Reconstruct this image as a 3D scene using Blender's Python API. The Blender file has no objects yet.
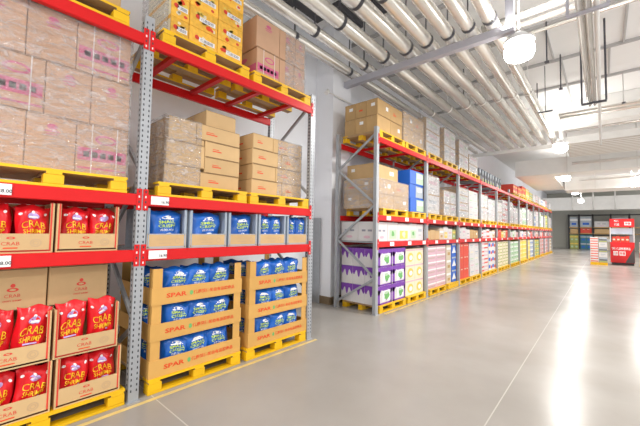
import bpy, math, random
from mathutils import Vector, Matrix
R = random.Random(7)
S = bpy.context.scene
COL = S.collection

# ------------------------------------------------------------------ camera, world, lights, exposure
cam_d = bpy.data.cameras.new('camera')
cam = bpy.data.objects.new('camera', cam_d)
COL.objects.link(cam)
cam_d.sensor_fit = 'HORIZONTAL'
cam_d.sensor_width = 36.0
cam_d.lens = 325.48 / 640 * 36.0
cam_d.clip_start = 0.05
cam_d.clip_end = 200
_f, _r, _u = Vector((-0.6558, 0.7532, 0.05)), Vector((0.7547, 0.6559, 0.018)), Vector((0.0193, -0.0495, 0.9986))
cam.matrix_world = Matrix(((_r.x, _u.x, -_f.x, 0), (_r.y, _u.y, -_f.y, 0), (_r.z, _u.z, -_f.z, 1.6), (0, 0, 0, 1)))
S.camera = cam

W = bpy.data.worlds.new('world')
S.world = W
W.use_nodes = True
W.node_tree.nodes['Background'].inputs[0].default_value = (1.0, 0.985, 0.97, 1)
W.node_tree.nodes['Background'].inputs[1].default_value = 1.25
LAMP_POWER = 150
LAMP_UP = 26
LAMP_EMIT = 12
S.view_settings.view_transform = 'Standard'
S.view_settings.look = 'None'
S.view_settings.exposure = 0.10
S.view_settings.gamma = 1.0
S.view_settings.use_curve_mapping = False

def aisle_light(x, y, z, energy, down):
    d = bpy.data.lights.new('added_aisle_light', 'AREA'); d.shape = 'DISK'; d.size = .6; d.energy = energy; d.color = (1, .97, .92)
    o = bpy.data.objects.new('added_aisle_light', d); COL.objects.link(o); o.location = (x, y, z)
    if not down: o.rotation_euler[0] = math.pi
for _y in (-2.0, 5.9, 13.7, 21.4, 29.2):          # unseen lights for the next aisle, added without bodies to brighten the room
    aisle_light(4.6, _y, 4.55, LAMP_POWER * 1.2, True); aisle_light(4.6, _y, 4.75, LAMP_UP * 1.5, False)

# ------------------------------------------------------------------ materials
MATS = {}
def mat(name, col, rough=0.6, metal=0.0, noise=0.06, scale=6.0, bump=0.0, bscale=40.0, emit=0.0, spec=0.5, coat=0.0):
    if name in MATS: return MATS[name]
    m = bpy.data.materials.new(name); m.use_nodes = True
    nt = m.node_tree; b = nt.nodes['Principled BSDF']
    b.inputs['Roughness'].default_value = rough
    b.inputs['Metallic'].default_value = metal
    b.inputs['Specular IOR Level'].default_value = spec
    b.inputs['Coat Weight'].default_value = coat
    tc = nt.nodes.new('ShaderNodeTexCoord')
    if noise > 0:
        n = nt.nodes.new('ShaderNodeTexNoise'); n.inputs['Scale'].default_value = scale; n.inputs['Detail'].default_value = 4
        nt.links.new(tc.outputs['Object'], n.inputs['Vector'])
        oi = nt.nodes.new('ShaderNodeObjectInfo')
        ad = nt.nodes.new('ShaderNodeMath'); ad.operation = 'MULTIPLY_ADD'; ad.inputs[1].default_value = 0.5; 
        nt.links.new(oi.outputs['Random'], ad.inputs[0]); nt.links.new(n.outputs['Fac'], ad.inputs[2])
        mr = nt.nodes.new('ShaderNodeMapRange'); mr.inputs['From Min'].default_value = .3; mr.inputs['From Max'].default_value = 1.2
        mr.inputs['To Min'].default_value = 1 - noise; mr.inputs['To Max'].default_value = 1 + noise
        nt.links.new(ad.outputs[0], mr.inputs['Value'])
        mx = nt.nodes.new('ShaderNodeVectorMath'); mx.operation = 'SCALE'
        mx.inputs[0].default_value = col
        nt.links.new(mr.outputs[0], mx.inputs['Scale'])
        nt.links.new(mx.outputs[0], b.inputs['Base Color'])
    else:
        b.inputs['Base Color'].default_value = (*col, 1)
    if bump > 0:
        n2 = nt.nodes.new('ShaderNodeTexNoise'); n2.inputs['Scale'].default_value = bscale
        nt.links.new(tc.outputs['Object'], n2.inputs['Vector'])
        bp = nt.nodes.new('ShaderNodeBump'); bp.inputs['Strength'].default_value = bump; bp.inputs['Distance'].default_value = 0.01
        nt.links.new(n2.outputs['Fac'], bp.inputs['Height']); nt.links.new(bp.outputs[0], b.inputs['Normal'])
    if emit > 0:
        b.inputs['Emission Color'].default_value = (*col, 1); b.inputs['Emission Strength'].default_value = emit
    MATS[name] = m
    return m

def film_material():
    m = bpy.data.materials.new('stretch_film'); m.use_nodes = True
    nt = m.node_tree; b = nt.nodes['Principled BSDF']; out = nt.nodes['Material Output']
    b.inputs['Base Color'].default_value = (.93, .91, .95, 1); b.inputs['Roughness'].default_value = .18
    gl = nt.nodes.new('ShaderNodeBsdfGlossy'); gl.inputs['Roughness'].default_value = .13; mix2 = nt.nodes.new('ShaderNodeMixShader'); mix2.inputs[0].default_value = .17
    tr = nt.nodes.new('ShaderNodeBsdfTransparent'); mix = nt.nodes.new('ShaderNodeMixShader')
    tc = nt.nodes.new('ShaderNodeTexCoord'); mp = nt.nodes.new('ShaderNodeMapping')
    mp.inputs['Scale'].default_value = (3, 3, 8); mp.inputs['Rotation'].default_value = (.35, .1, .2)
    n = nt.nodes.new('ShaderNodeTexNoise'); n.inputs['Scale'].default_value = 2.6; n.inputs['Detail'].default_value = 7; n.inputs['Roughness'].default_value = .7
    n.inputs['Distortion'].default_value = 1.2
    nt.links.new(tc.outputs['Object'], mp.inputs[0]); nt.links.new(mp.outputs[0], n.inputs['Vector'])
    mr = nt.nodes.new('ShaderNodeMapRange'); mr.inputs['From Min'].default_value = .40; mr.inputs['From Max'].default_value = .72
    mr.inputs['To Min'].default_value = .05; mr.inputs['To Max'].default_value = .62  # milky folds, with extra white patches painted in as glare
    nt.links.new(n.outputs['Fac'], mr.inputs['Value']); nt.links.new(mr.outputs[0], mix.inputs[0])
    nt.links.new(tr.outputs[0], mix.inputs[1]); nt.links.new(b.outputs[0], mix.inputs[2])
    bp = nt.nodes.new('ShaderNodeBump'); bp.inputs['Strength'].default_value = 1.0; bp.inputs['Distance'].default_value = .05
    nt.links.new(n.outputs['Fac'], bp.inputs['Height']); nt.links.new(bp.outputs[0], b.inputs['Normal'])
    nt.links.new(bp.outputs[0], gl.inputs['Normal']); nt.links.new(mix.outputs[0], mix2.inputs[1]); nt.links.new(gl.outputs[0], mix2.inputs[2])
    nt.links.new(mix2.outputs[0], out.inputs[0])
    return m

def floor_material():
    m = bpy.data.materials.new('polished_concrete'); m.use_nodes = True
    nt = m.node_tree; b = nt.nodes['Principled BSDF']
    tc = nt.nodes.new('ShaderNodeTexCoord')
    n = nt.nodes.new('ShaderNodeTexNoise'); n.inputs['Scale'].default_value = .9; n.inputs['Detail'].default_value = 8
    nt.links.new(tc.outputs['Object'], n.inputs['Vector'])
    cr = nt.nodes.new('ShaderNodeValToRGB')
    cr.color_ramp.elements[0].position = .3; cr.color_ramp.elements[0].color = (.32, .30, .275, 1)
    cr.color_ramp.elements[1].position = .75; cr.color_ramp.elements[1].color = (.395, .375, .35, 1)
    nt.links.new(n.outputs['Fac'], cr.inputs[0])
    sp = nt.nodes.new('ShaderNodeSeparateXYZ'); nt.links.new(tc.outputs['Object'], sp.inputs[0])
    def joint(sock, off, per):
        a = nt.nodes.new('ShaderNodeMath'); a.operation = 'ADD'; a.inputs[1].default_value = per / 2 - off
        p = nt.nodes.new('ShaderNodeMath'); p.operation = 'PINGPONG'; p.inputs[1].default_value = per / 2
        s = nt.nodes.new('ShaderNodeMath'); s.operation = 'GREATER_THAN'; s.inputs[1].default_value = per / 2 - .005
        nt.links.new(sock, a.inputs[0]); nt.links.new(a.outputs[0], p.inputs[0]); nt.links.new(p.outputs[0], s.inputs[0])
        return s
    j1 = joint(sp.outputs['X'], -.773, 6.0); j2 = joint(sp.outputs['Y'], 1.36, 9.0)
    mxm = nt.nodes.new('ShaderNodeMath'); mxm.operation = 'MAXIMUM'
    nt.links.new(j1.outputs[0], mxm.inputs[0]); nt.links.new(j2.outputs[0], mxm.inputs[1])
    mx = nt.nodes.new('ShaderNodeMix'); mx.data_type = 'RGBA'
    nt.links.new(mxm.outputs[0], mx.inputs['Factor']); nt.links.new(cr.outputs[0], mx.inputs['A']); mx.inputs['B'].default_value = (.52, .495, .46, 1)
    nt.links.new(mx.outputs['Result'], b.inputs['Base Color'])
    r = nt.nodes.new('ShaderNodeMapRange'); r.inputs['To Min'].default_value = .17; r.inputs['To Max'].default_value = .30; b.inputs['Specular IOR Level'].default_value = .22
    nt.links.new(n.outputs['Fac'], r.inputs['Value']); nt.links.new(r.outputs[0], b.inputs['Roughness'])
    return m

KRAFT = mat('kraft_board', (.53, .34, .15), .75, noise=.12)
KRAFT2 = mat('kraft_board_light', (.62, .42, .21), .75, noise=.1)
KRAFTP = mat('kraft_board_rosy', (.60, .37, .24), .7, noise=.1)
KDARK = mat('carton_seam', (.19, .115, .06), .8)
TAPE = mat('packing_tape', (.56, .38, .21), .3)
PINK = mat('magenta_print', (.62, .12, .26), .6)
STRAP = mat('white_strap', (.85, .8, .8), .35)
LABEL = mat('white_label', (.88, .88, .88), .5, noise=.02)
INK = mat('dark_ink', (.05, .05, .07), .6)
GREYINK = mat('grey_ink', (.3, .3, .36), .6)
REDINK = mat('red_ink', (.7, .05, .03), .5)
ORANGEINK = mat('orange_red_print', (.76, .07, .012), .5)
RED = mat('red_steel', (.66, .008, .010), .4, noise=.05, spec=.3)
GALV = mat('galvanised_steel', (.41, .43, .46), .42, metal=.35, noise=.1, scale=14)
HOLE = mat('slot_hole', (.05, .05, .06), .9)
YEL = mat('yellow_paint', (.84, .49, .004), .5, noise=.1)
WOOD = mat('pallet_wood', (.46, .30, .16), .75, noise=.16, scale=9)
YLINE = mat('yellow_floor_paint', (.66, .50, .20), .35, noise=.2)
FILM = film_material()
REDFOIL = mat('red_foil', (.74, .010, .018), .28, noise=.1, bump=1.0, bscale=11)
BLUEFOIL = mat('blue_foil', (.010, .13, .56), .28, noise=.2, bump=1.0, bscale=11)
YPRINT = mat('yellow_print', (.95, .62, .02), .45, noise=0)
WPRINT = mat('white_print', (.9, .9, .92), .45, noise=0)
LPRINT = mat('lavender_print', (.52, .38, .72), .45, noise=0)
LIME = mat('lime_print', (.62, .80, .10), .45, noise=0)
BLUEGREY = mat('bluegrey_board', (.38, .45, .54), .65)
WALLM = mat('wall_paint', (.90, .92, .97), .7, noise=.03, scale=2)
WALLF = mat('far_wall_shaded', (.52, .52, .47), .8, noise=.05, scale=1)  # greyer than the left wall: weak far light put into the colour
CEIL = mat('ceiling_paint', (.90, .895, .89), .8, noise=.04, scale=1.2)
CEILJ = mat('ceiling_joint', (.50, .49, .49), .7)
DUCT = mat('white_duct', (.87, .87, .85), .5, noise=.06, scale=3)
PIPE = mat('aluminium_jacket', (.90, .88, .83), .24, metal=.6, noise=.08, scale=5)
PIPEW = mat('white_pipe', (.8, .79, .77), .35)
STRUTM = mat('grey_strut_paint', (.46, .46, .52), .45)
CLAMP = mat('dark_clamp', (.07, .07, .085), .5)
DISPK = mat('display_board', (.66, .37, .10), .7, noise=.08)
DARK = mat('dark_recess', (.10, .10, .11), .8)
WHITEB = mat('white_board', (.70, .68, .68), .5, noise=.05)
PURPLE = mat('purple_print', (.20, .05, .40), .5)
GREEN = mat('green_print', (.16, .45, .14), .5)
CREAM = mat('cream_board', (.82, .74, .55), .5)
YEL2 = mat('sunny_print', (.86, .62, .12), .5)
PINKB = mat('pale_pink_board', (.70, .46, .54), .5)
BEIGE = mat('beige_board', (.68, .58, .45), .6)
BLUE = mat('blue_print', (.015, .13, .60), .45)
REDB = mat('red_board', (.72, .07, .04), .5)
LGREEN = mat('pale_green_board', (.50, .66, .48), .5)
GREYB = mat('bluegrey_print', (.45, .50, .56), .5)
TANP = mat('dusty_pink_board', (.56, .40, .38), .6)
OLIVE = mat('olive_board', (.42, .46, .14), .6)
TEAL = mat('teal_board', (.05, .20, .28), .6)
ORNG = mat('orange_board', (.90, .50, .06), .5, noise=.3, scale=22)
BROWNB = mat('brown_skirting', (.20, .14, .08), .6)
BLACKM = mat('black_steel', (.03, .03, .035), .5)
GREYM = mat('grey_plastic', (.30, .33, .37), .5)
LAMPM = mat('lamp_diffuser', (1, .98, .94), .5, noise=0, emit=LAMP_EMIT)
RIBM = mat('soffit_rib', (.62, .58, .53), .6)
LAMPB = mat('lamp_housing', (.75, .75, .76), .4)
FLOORM = floor_material()

# ------------------------------------------------------------------ mesh helpers
class MB:
    def __init__(s): s.v = []; s.f = []; s.m = []; s.mats = []; s.sm = []
    def mi(s, m):
        if m not in s.mats: s.mats.append(m)
        return s.mats.index(m)
    def face(s, pts, m, smooth=False):
        i = len(s.v); s.v += [tuple(p) for p in pts]; s.f.append(tuple(range(i, i + len(pts)))); s.m.append(s.mi(m)); s.sm.append(smooth)
    def box(s, x0, x1, y0, y1, z0, z1, m, cut=(), faces=None, ch=0.0):
        """cut: names of the sides to leave out; faces: another material on a side"""
        if ch > 0: return s.cbox(x0, x1, y0, y1, z0, z1, m, ch)
        i = len(s.v)
        s.v += [(x0, y0, z0), (x1, y0, z0), (x1, y1, z0), (x0, y1, z0), (x0, y0, z1), (x1, y0, z1), (x1, y1, z1), (x0, y1, z1)]
        for nm, q in (('-z', (0, 3, 2, 1)), ('+z', (4, 5, 6, 7)), ('-y', (0, 1, 5, 4)), ('+x', (1, 2, 6, 5)), ('+y', (2, 3, 7, 6)), ('-x', (3, 0, 4, 7))):
            if nm in cut: continue
            s.f.append(tuple(i + k for k in q)); s.m.append(s.mi((faces or {}).get(nm, m))); s.sm.append(False)
    def cbox(s, x0, x1, y0, y1, z0, z1, m, c):
        i = len(s.v); X = (x0, x1); Y = (y0, y1); Z = (z0, z1); idx = {}
        for a in (0, 1):
            for b in (0, 1):
                for d in (0, 1):
                    sx, sy, sz = 1 - 2 * a, 1 - 2 * b, 1 - 2 * d
                    idx[a, b, d, 0] = len(s.v); s.v.append((X[a], Y[b] + sy * c, Z[d] + sz * c))
                    idx[a, b, d, 1] = len(s.v); s.v.append((X[a] + sx * c, Y[b], Z[d] + sz * c))
                    idx[a, b, d, 2] = len(s.v); s.v.append((X[a] + sx * c, Y[b] + sy * c, Z[d]))
        cx, cy, cz = (x0 + x1) / 2, (y0 + y1) / 2, (z0 + z1) / 2
        def add(q):
            p = [Vector(s.v[k]) for k in q]
            n = (p[1] - p[0]).cross(p[2] - p[0]); ctr = sum(p, Vector()) / len(p)
            if n.dot(ctr - Vector((cx, cy, cz))) < 0: q = q[::-1]
            s.f.append(tuple(q)); s.m.append(s.mi(m)); s.sm.append(False)
        for k, ax in ((0, 0), (1, 1), (2, 2)):
            for v in (0, 1):
                o = [(0, 0), (1, 0), (1, 1), (0, 1)]
                q = []
                for e, g in o:
                    t = [e, g]; t.insert(ax, v); q.append(idx[t[0], t[1], t[2], k])
                add(q)
        for a in (0, 1):
            for b in (0, 1):
                add([idx[a, b, 0, 0], idx[a, b, 1, 0], idx[a, b, 1, 1], idx[a, b, 0, 1]])
                add([idx[a, 0, b, 0], idx[a, 1, b, 0], idx[a, 1, b, 2], idx[a, 0, b, 2]])
                add([idx[0, a, b, 1], idx[1, a, b, 1], idx[1, a, b, 2], idx[0, a, b, 2]])
                for d in (0, 1): add([idx[a, b, d, 0], idx[a, b, d, 1], idx[a, b, d, 2]])
    def tube(s, p0, p1, r, m, n=12, caps=True, r1=None):
        p0, p1 = Vector(p0), Vector(p1); d = (p1 - p0).normalized()
        a = d.orthogonal().normalized(); b = d.cross(a); i = len(s.v); r1 = r if r1 is None else r1
        for k in range(n):
            t = 2 * math.pi * k / n; o = a * math.cos(t) + b * math.sin(t)
            s.v.append(tuple(p0 + o * r)); s.v.append(tuple(p1 + o * r1))
        for k in range(n):
            j = (k + 1) % n
            s.f.append((i + 2 * k, i + 2 * j, i + 2 * j + 1, i + 2 * k + 1)); s.m.append(s.mi(m)); s.sm.append(True)
        if caps:
            s.f.append(tuple(i + 2 * k for k in range(n))[::-1]); s.m.append(s.mi(m)); s.sm.append(False)
            s.f.append(tuple(i + 2 * k + 1 for k in range(n))); s.m.append(s.mi(m)); s.sm.append(False)
    def bar(s, p0, p1, w, t, m):
        """flat bar from p0 to p1 in a plane of constant Y: w in that plane, t along Y"""
        p0, p1 = Vector(p0), Vector(p1); d = (p1 - p0).normalized(); a = Vector((0, 1, 0)) * t / 2
        b = d.cross(Vector((0, 1, 0))).normalized() * w / 2; i = len(s.v)
        for p in (p0, p1):
            for q in (-a - b, a - b, a + b, -a + b): s.v.append(tuple(p + q))
        for q in ((0, 1, 2, 3), (7, 6, 5, 4), (0, 4, 5, 1), (1, 5, 6, 2), (2, 6, 7, 3), (3, 7, 4, 0)):
            s.f.append(tuple(i + k for k in q)); s.m.append(s.mi(m)); s.sm.append(False)
    def tris(s, verts, faces, m):
        i = len(s.v); s.v += verts
        for f in faces: s.f.append(tuple(i + k for k in f)); s.m.append(s.mi(m)); s.sm.append(False)
    def mesh(s, name):
        me = bpy.data.meshes.new(name); me.from_pydata(s.v, [], s.f)
        for m in s.mats: me.materials.append(m)
        me.polygons.foreach_set('material_index', s.m); me.polygons.foreach_set('use_smooth', s.sm); me.update()
        return me

def add(name, me, parent=None, loc=(0, 0, 0), rz=0.0):
    if isinstance(me, MB): me = me.mesh(name)
    o = bpy.data.objects.new(name, me); COL.objects.link(o)
    o.location = loc; o.rotation_euler[2] = rz
    if parent: o.parent = parent
    return o
def tag(o, label=None, cat=None, group=None, kind=None):
    if label: o['label'] = label
    if cat: o['category'] = cat
    if group: o['group'] = group
    if kind: o['kind'] = kind
    return o
def thing(name, label, cat, loc=(0, 0, 0), group=None, rz=0.0):
    o = bpy.data.objects.new(name, None); COL.objects.link(o); o.location = loc; o.rotation_euler[2] = rz
    o.empty_display_size = .1
    return tag(o, label, cat, group)
def struct(name, mb): return tag(add(name, mb), kind='structure')
def dup(root, loc, label=None, group=None, rz=None):
    r = root.copy(); COL.objects.link(r); r.location = loc
    if rz is not None: r.rotation_euler[2] = rz
    if label: r['label'] = label
    if group: r['group'] = group
    for ch in list(root.children):
        c = ch.copy(); COL.objects.link(c); c.parent = r
        for g in ch.children:
            d = g.copy(); COL.objects.link(d); d.parent = c
    return r

_T = {}
def text_tris(t, bold=.018):
    """outline letters as flat triangles, one unit high, centred"""
    if t in _T: return _T[t]
    c = bpy.data.curves.new('lettering', 'FONT'); c.body = t; c.size = 1; c.resolution_u = 2; c.offset = bold
    o = bpy.data.objects.new('lettering', c); COL.objects.link(o)
    bpy.context.view_layer.update()
    me = bpy.data.meshes.new_from_object(o.evaluated_get(bpy.context.evaluated_depsgraph_get()))
    vs = [(v.co.x, v.co.y) for v in me.vertices]; fs = [tuple(p.vertices) for p in me.polygons]
    COL.objects.unlink(o); bpy.data.objects.remove(o); bpy.data.curves.remove(c); bpy.data.meshes.remove(me)
    if not vs: vs, fs = [(0, 0), (1, 0), (0, 1)], []
    x0, x1 = min(v[0] for v in vs), max(v[0] for v in vs); y0, y1 = min(v[1] for v in vs), max(v[1] for v in vs)
    h = max(y1 - y0, 1e-6)
    vs = [((x - (x0 + x1) / 2) / h, (y - (y0 + y1) / 2) / h) for x, y in vs]
    _T[t] = (vs, fs, (x1 - x0) / h); return _T[t]
def put_text(mb, t, m, fn, cy, cz, h, wmax=None, wfix=None, bold=.018, arc=0.0, rot=0.0):
    """fn(y, z) -> 3D point on the printed face"""
    vs, fs, w = text_tris(t, bold); sx = h
    if wfix: sx = wfix / w
    elif wmax and w * h > wmax: sx = wmax / w
    cr, sr = math.cos(rot), math.sin(rot); out = []
    for x, y in vs:
        a, b = x * sx, y * h - arc * (x / (w / 2)) ** 2
        out.append(tuple(fn(cy + a * cr - b * sr, cz + a * sr + b * cr)))
    mb.tris(out, fs, m)
def front(x): return lambda y, z: (x, y, z)
def endface(y0): return lambda x, z: (x, y0, z)
def disk(mb, fn, cy, cz, ry, rz, m, n=14, inner=0.0, a0=0, a1=2 * math.pi):
    for k in range(n):
        t0, t1 = a0 + (a1 - a0) * k / n, a0 + (a1 - a0) * (k + 1) / n
        q = [fn(cy + ry * math.cos(t0), cz + rz * math.sin(t0)), fn(cy + ry * math.cos(t1), cz + rz * math.sin(t1))]
        if inner > 0: q += [fn(cy + inner * ry * math.cos(t1), cz + inner * rz * math.sin(t1)), fn(cy + inner * ry * math.cos(t0), cz + inner * rz * math.sin(t0))]
        else: q += [fn(cy, cz)]
        mb.face(q, m)
def rect(mb, fn, y0, y1, z0, z1, m): mb.face([fn(y0, z0), fn(y1, z0), fn(y1, z1), fn(y0, z1)], m)
def blob(mb, fn, cy, cz, r, m, rnd, n=12):
    pr = [r * rnd.uniform(.7, 1.25) for _ in range(n)]
    mb.face([fn(cy + pr[k] * math.cos(2 * math.pi * k / n), cz + pr[k] * .8 * math.sin(2 * math.pi * k / n)) for k in range(n)], m)

ORD = 'first second third fourth fifth sixth seventh eighth ninth tenth eleventh twelfth thirteenth fourteenth fifteenth sixteenth seventeenth eighteenth nineteenth twentieth twenty-first twenty-second twenty-third twenty-fourth twenty-fifth twenty-sixth'.split()
XF = -3.26       # front face of the rack uprights
XB = -4.19       # back uprights
ZT, Z2, Z3 = 3.436, 1.898, 1.379

# ------------------------------------------------------------------ the shell
b = MB(); b.box(-6, 5, -3.5, 47, -.2, 0, FLOORM); struct('floor', b)
b = MB(); b.box(-6, 12, -7, 47, 6.2, 6.4, CEIL); struct('ceiling', b)
b = MB(); b.box(-5.1, -4.92, -7, 47, 0, 6.2, WALLM); struct('wall_left', b)
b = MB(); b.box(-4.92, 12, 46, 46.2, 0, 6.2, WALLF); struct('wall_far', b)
b = MB(); b.box(-4.92, -4.42, 5.45, 6.1, 0, 6.2, WALLM); struct('wall_pier', b)
b = MB(); b.box(-4.42, -4.40, 5.45, 6.1, 0, .16, BROWNB); b.box(-4.92, -4.42, 5.43, 5.45, 0, .16, BROWNB); struct('baseboard_pier', b)
b = MB(); b.box(-4.92, -4.90, -6, 5.43, 0, .16, BROWNB); b.box(-4.92, -4.90, 6.1, 45.9, 0, .16, BROWNB); struct('baseboard_left', b)
b = MB(); b.box(-3.20, -3.155, -3, 3.62, .0005, .002, YLINE); struct('trim_1', b)
b = MB(); b.box(-3.21, -3.15, 5.6, 33.8, .0005, .002, YLINE); struct('trim_2', b)
k = 3
for y in (2.4, 4.4, 6.4, 8.4, 10.35, 12.3, 14.85):
    b = MB(); b.box(-4.9, 12, y - .03, y + .03, 6.13, 6.2, CEILJ); struct('trim_%d' % k, b); k += 1
for x, y0, y1 in ((-2.6, 8.4, 10.35), (-.9, 8.4, 10.3), (.45, 6.4, 10.35), (.2, 10.35, 12.3), (1.1, 8.4, 14.8), (-.75, 10.35, 14.8)):
    b = MB(); b.box(x - .02, x + .02, y0 + .04, y1 - .04, 6.15, 6.2, CEILJ); struct('trim_%d' % k, b); k += 1

# ------------------------------------------------------------------ lamps
def lamp_bodies():
    h = MB(); h.tube((0, 0, .10), (0, 0, .22), .20, LAMPB, 20, r1=.09); h.tube((0, 0, .071), (0, 0, .10), .22, LAMPB, 24)
    d = MB(); n = 24; prof = [(.17, .07), (.215, -.02), (.22, -.10), (.19, -.18), (.10, -.225), (.0, -.24)]
    for i in range(len(prof) - 1):
        (r0, z0), (r1, z1) = prof[i], prof[i + 1]
        for q in range(n):
            a0, a1 = 2 * math.pi * q / n, 2 * math.pi * (q + 1) / n
            pts = [(r0 * math.cos(a0), r0 * math.sin(a0), z0), (r0 * math.cos(a1), r0 * math.sin(a1), z0)]
            if r1 > 0: pts += [(r1 * math.cos(a1), r1 * math.sin(a1), z1), (r1 * math.cos(a0), r1 * math.sin(a0), z1)]
            else: pts += [(0, 0, z1)]
            d.face(pts[::-1], LAMPM, True)
    c = MB(); c.tube((0, 0, .22), (0, 0, 1.6), .012, PIPEW, 8)
    return h.mesh('housing'), d.mesh('diffuser'), c.mesh('hanger_rod')
LH, LD, LC = lamp_bodies()
LL = bpy.data.lights.new('lamp_light', 'AREA'); LL.shape = 'DISK'; LL.size = .5; LL.energy = LAMP_POWER; LL.color = (1, .97, .92)
LU = bpy.data.lights.new('lamp_uplight', 'AREA'); LU.shape = 'DISK'; LU.size = .5; LU.energy = LAMP_UP; LU.color = (1, .97, .92)
def lamp(x, y, label, z=4.6):
    t = thing('high_bay_lamp', label, 'lamp', (x, y, z), 'high bay lamps over the aisle')
    add('housing', LH, t); add('diffuser', LD, t); add('hanger_rod', LC, t)
    l = bpy.data.objects.new('lamp_light', LL); COL.objects.link(l); l.parent = t; l.location = (0, 0, -.30)
    l = bpy.data.objects.new('lamp_uplight', LU); COL.objects.link(l); l.parent = t; l.location = (0, 0, .30); l.rotation_euler[0] = math.pi
lamp(-.97, 5.94, 'biggest glowing round high bay lamp, hung from a rod beyond the grey beam corner')
lamp(-1.06, 13.7, 'glowing round lamp in front of the ribbed soffit, second along the aisle')
lamp(-1.45, 21.3, 'small glowing lamp behind the first big white duct, third along the aisle')
lamp(-1.45, 29.1, 'tiny glowing lamp fourth along the aisle, well past the second duct')
lamp(-1.45, 37.0, 'tiny glowing lamp fifth along the aisle, just before the last white beam')
lamp(1.5, 23.9, 'glowing lamp at the far side of the aisle over the red promotion stand')
lamp(-1.0, -2.0, 'round high bay lamp over the aisle before the first crab carton bay')

# ------------------------------------------------------------------ ceiling services
PX = (-4.12, -3.74, -3.28, -2.79, -2.39, -2.0, -1.66, -1.33)
PR = (.08, .09, .125, .135, .12, .11, .105, .105)
st = thing('pipe_support', 'grey steel beam under the nearest silver pipes with a post at its aisle end', 'pipe support', (0, 5.87, 0), 'pipe support beams')
b = MB(); b.box(-4.40, -1.02, -.06, .06, 4.84, 4.97, STRUTM); add('crossbar', b, st)
b = MB(); b.box(-1.14, -1.02, -.06, .06, 4.972, 6.2, STRUTM); add('post', b, st)
st = thing('pipe_support', 'pale steel beam under the far ends of the silver pipes', 'pipe support', (0, 14.9, 0), 'pipe support beams')
b = MB(); b.box(-4.9, -1.06, -.06, .06, 4.84, 4.97, DUCT); add('crossbar', b, st)
b = MB(); b.box(-1.17, -1.06, -.06, .06, 4.972, 6.19, DUCT); add('post', b, st)
for i, (x, r) in enumerate(zip(PX, PR)):
    lab = '%s silver overhead pipe counted from the wall, running along above the racks' % ORD[i]
    t = thing('overhead_pipe', lab, 'pipe', (x, 0, 4.972 + r), 'silver pipes under the ceiling')
    b = MB(); b.tube((0, -4, 0), (0, 15.0, 0), r, PIPE, 18); add('pipe_run', b, t)
    for y in (3.95 + .12 * (i % 3), 5.62, 9.2):
        b = MB(); b.tube((0, y - .035, 0), (0, y + .035, 0), r + .008, CLAMP if y < 9 else PIPEW, 18, caps=False)
        b.box(-.008, .008, y - .012, y + .012, r, 6.19 - 4.972 - r, CLAMP if y < 9 else PIPEW); add('clamp', b, t)
# slimmer white conduits between the jackets
for i, (x, z) in enumerate(((-3.5, 5.25), (-3.03, 5.3), (-2.2, 5.32), (-1.84, 5.3), (-4.42, 5.2))):
    t = tag(add('overhead_conduit', (lambda m: (m.tube((0, -4, 0), (0, 14.8, 0), .045, PIPE, 10), m)[1])(MB()), None, (x, 0, z)),
            'thin overhead conduit, %s from the wall, above the thick silver pipes' % ORD[(1, 2, 3, 4, 0)[i]], 'conduit', 'thin conduits under the ceiling')
# ceiling slots
for i, (x, y0, y1, w) in enumerate(((-4.0, 4.95, 5.85, .16), (-3.34, 4.75, 5.75, .14), (-4.6, 5.5, 6.25, .14), (-4.52, 4.2, 5.1, .2), (-3.75, 3.9, 4.6, .2), (-4.1, 3.6, 4.5, .2), (-4.75, 3.2, 4.4, .25), (-4.55, 2.4, 3.3, .3))):
    b = MB(); b.box(x - w / 2, x + w / 2, y0, y1, 6.08, 6.2, DARK)
    tag(add('ceiling_vent', b), '%s of the dark slots in the ceiling between the silver pipes near the wall' % ORD[i], 'vent', 'dark ceiling slots')
# trapeze with pipe bundle over the aisle
for y, lab in ((5.2, 'grey trapeze hanger at the top edge carrying the upright looking pipe bundle'), (9.0, 'dark trapeze hanger at the far end of the silver pipe bundle')):
    t = thing('trapeze_hanger', lab, 'hanger', (-.1, y, 4.4), 'trapeze hangers over the aisle')
    b = MB(); b.box(-.21, .21, -.02, .02, 0, .04, STRUTM if y < 6 else CLAMP); add('crossbar', b, t)
    for sx in (-.2, .2):
        b = MB(); b.box(sx - .018, sx + .018, -.02, .02, .041, 1.8, STRUTM if y < 6 else CLAMP); add('hanger_rod', b, t)
for i, (dx, r, m, y1) in enumerate(((-.08, .04, PIPE, 9.3), (.005, .045, PIPE, 9.3), (.09, .03, PIPEW, 13.6))):
    b = MB(); b.tube((0, -3, 0), (0, y1, 0), r, m, 14)
    tag(add('ceiling_pipe', b, None, (-.1 + dx, 0, 4.441 + r)), ('silver pipe on the trapeze hangers, on the side of the racks', 'thickest silver pipe in the middle of the trapeze hangers', 'white pipe on the trapeze hangers that runs on past the dark one')[i], 'pipe', 'pipes on the trapeze hangers')
for i, (y, z, r) in enumerate(((6.25, 5.3, .06), (6.55, 5.3, .05), (6.85, 5.25, .03))):
    b = MB(); b.tube((-1.6, 0, 0), (6, 0, 0), r, PIPE, 14)
    tag(add('cross_pipe', b, None, (0, y, z)), ('thick silver pipe crossing the aisle', 'slimmer silver pipe crossing the aisle', 'thin silver pipe crossing the aisle')[i] + ' beside the grey beam corner', 'pipe', 'pipes crossing the aisle')
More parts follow.
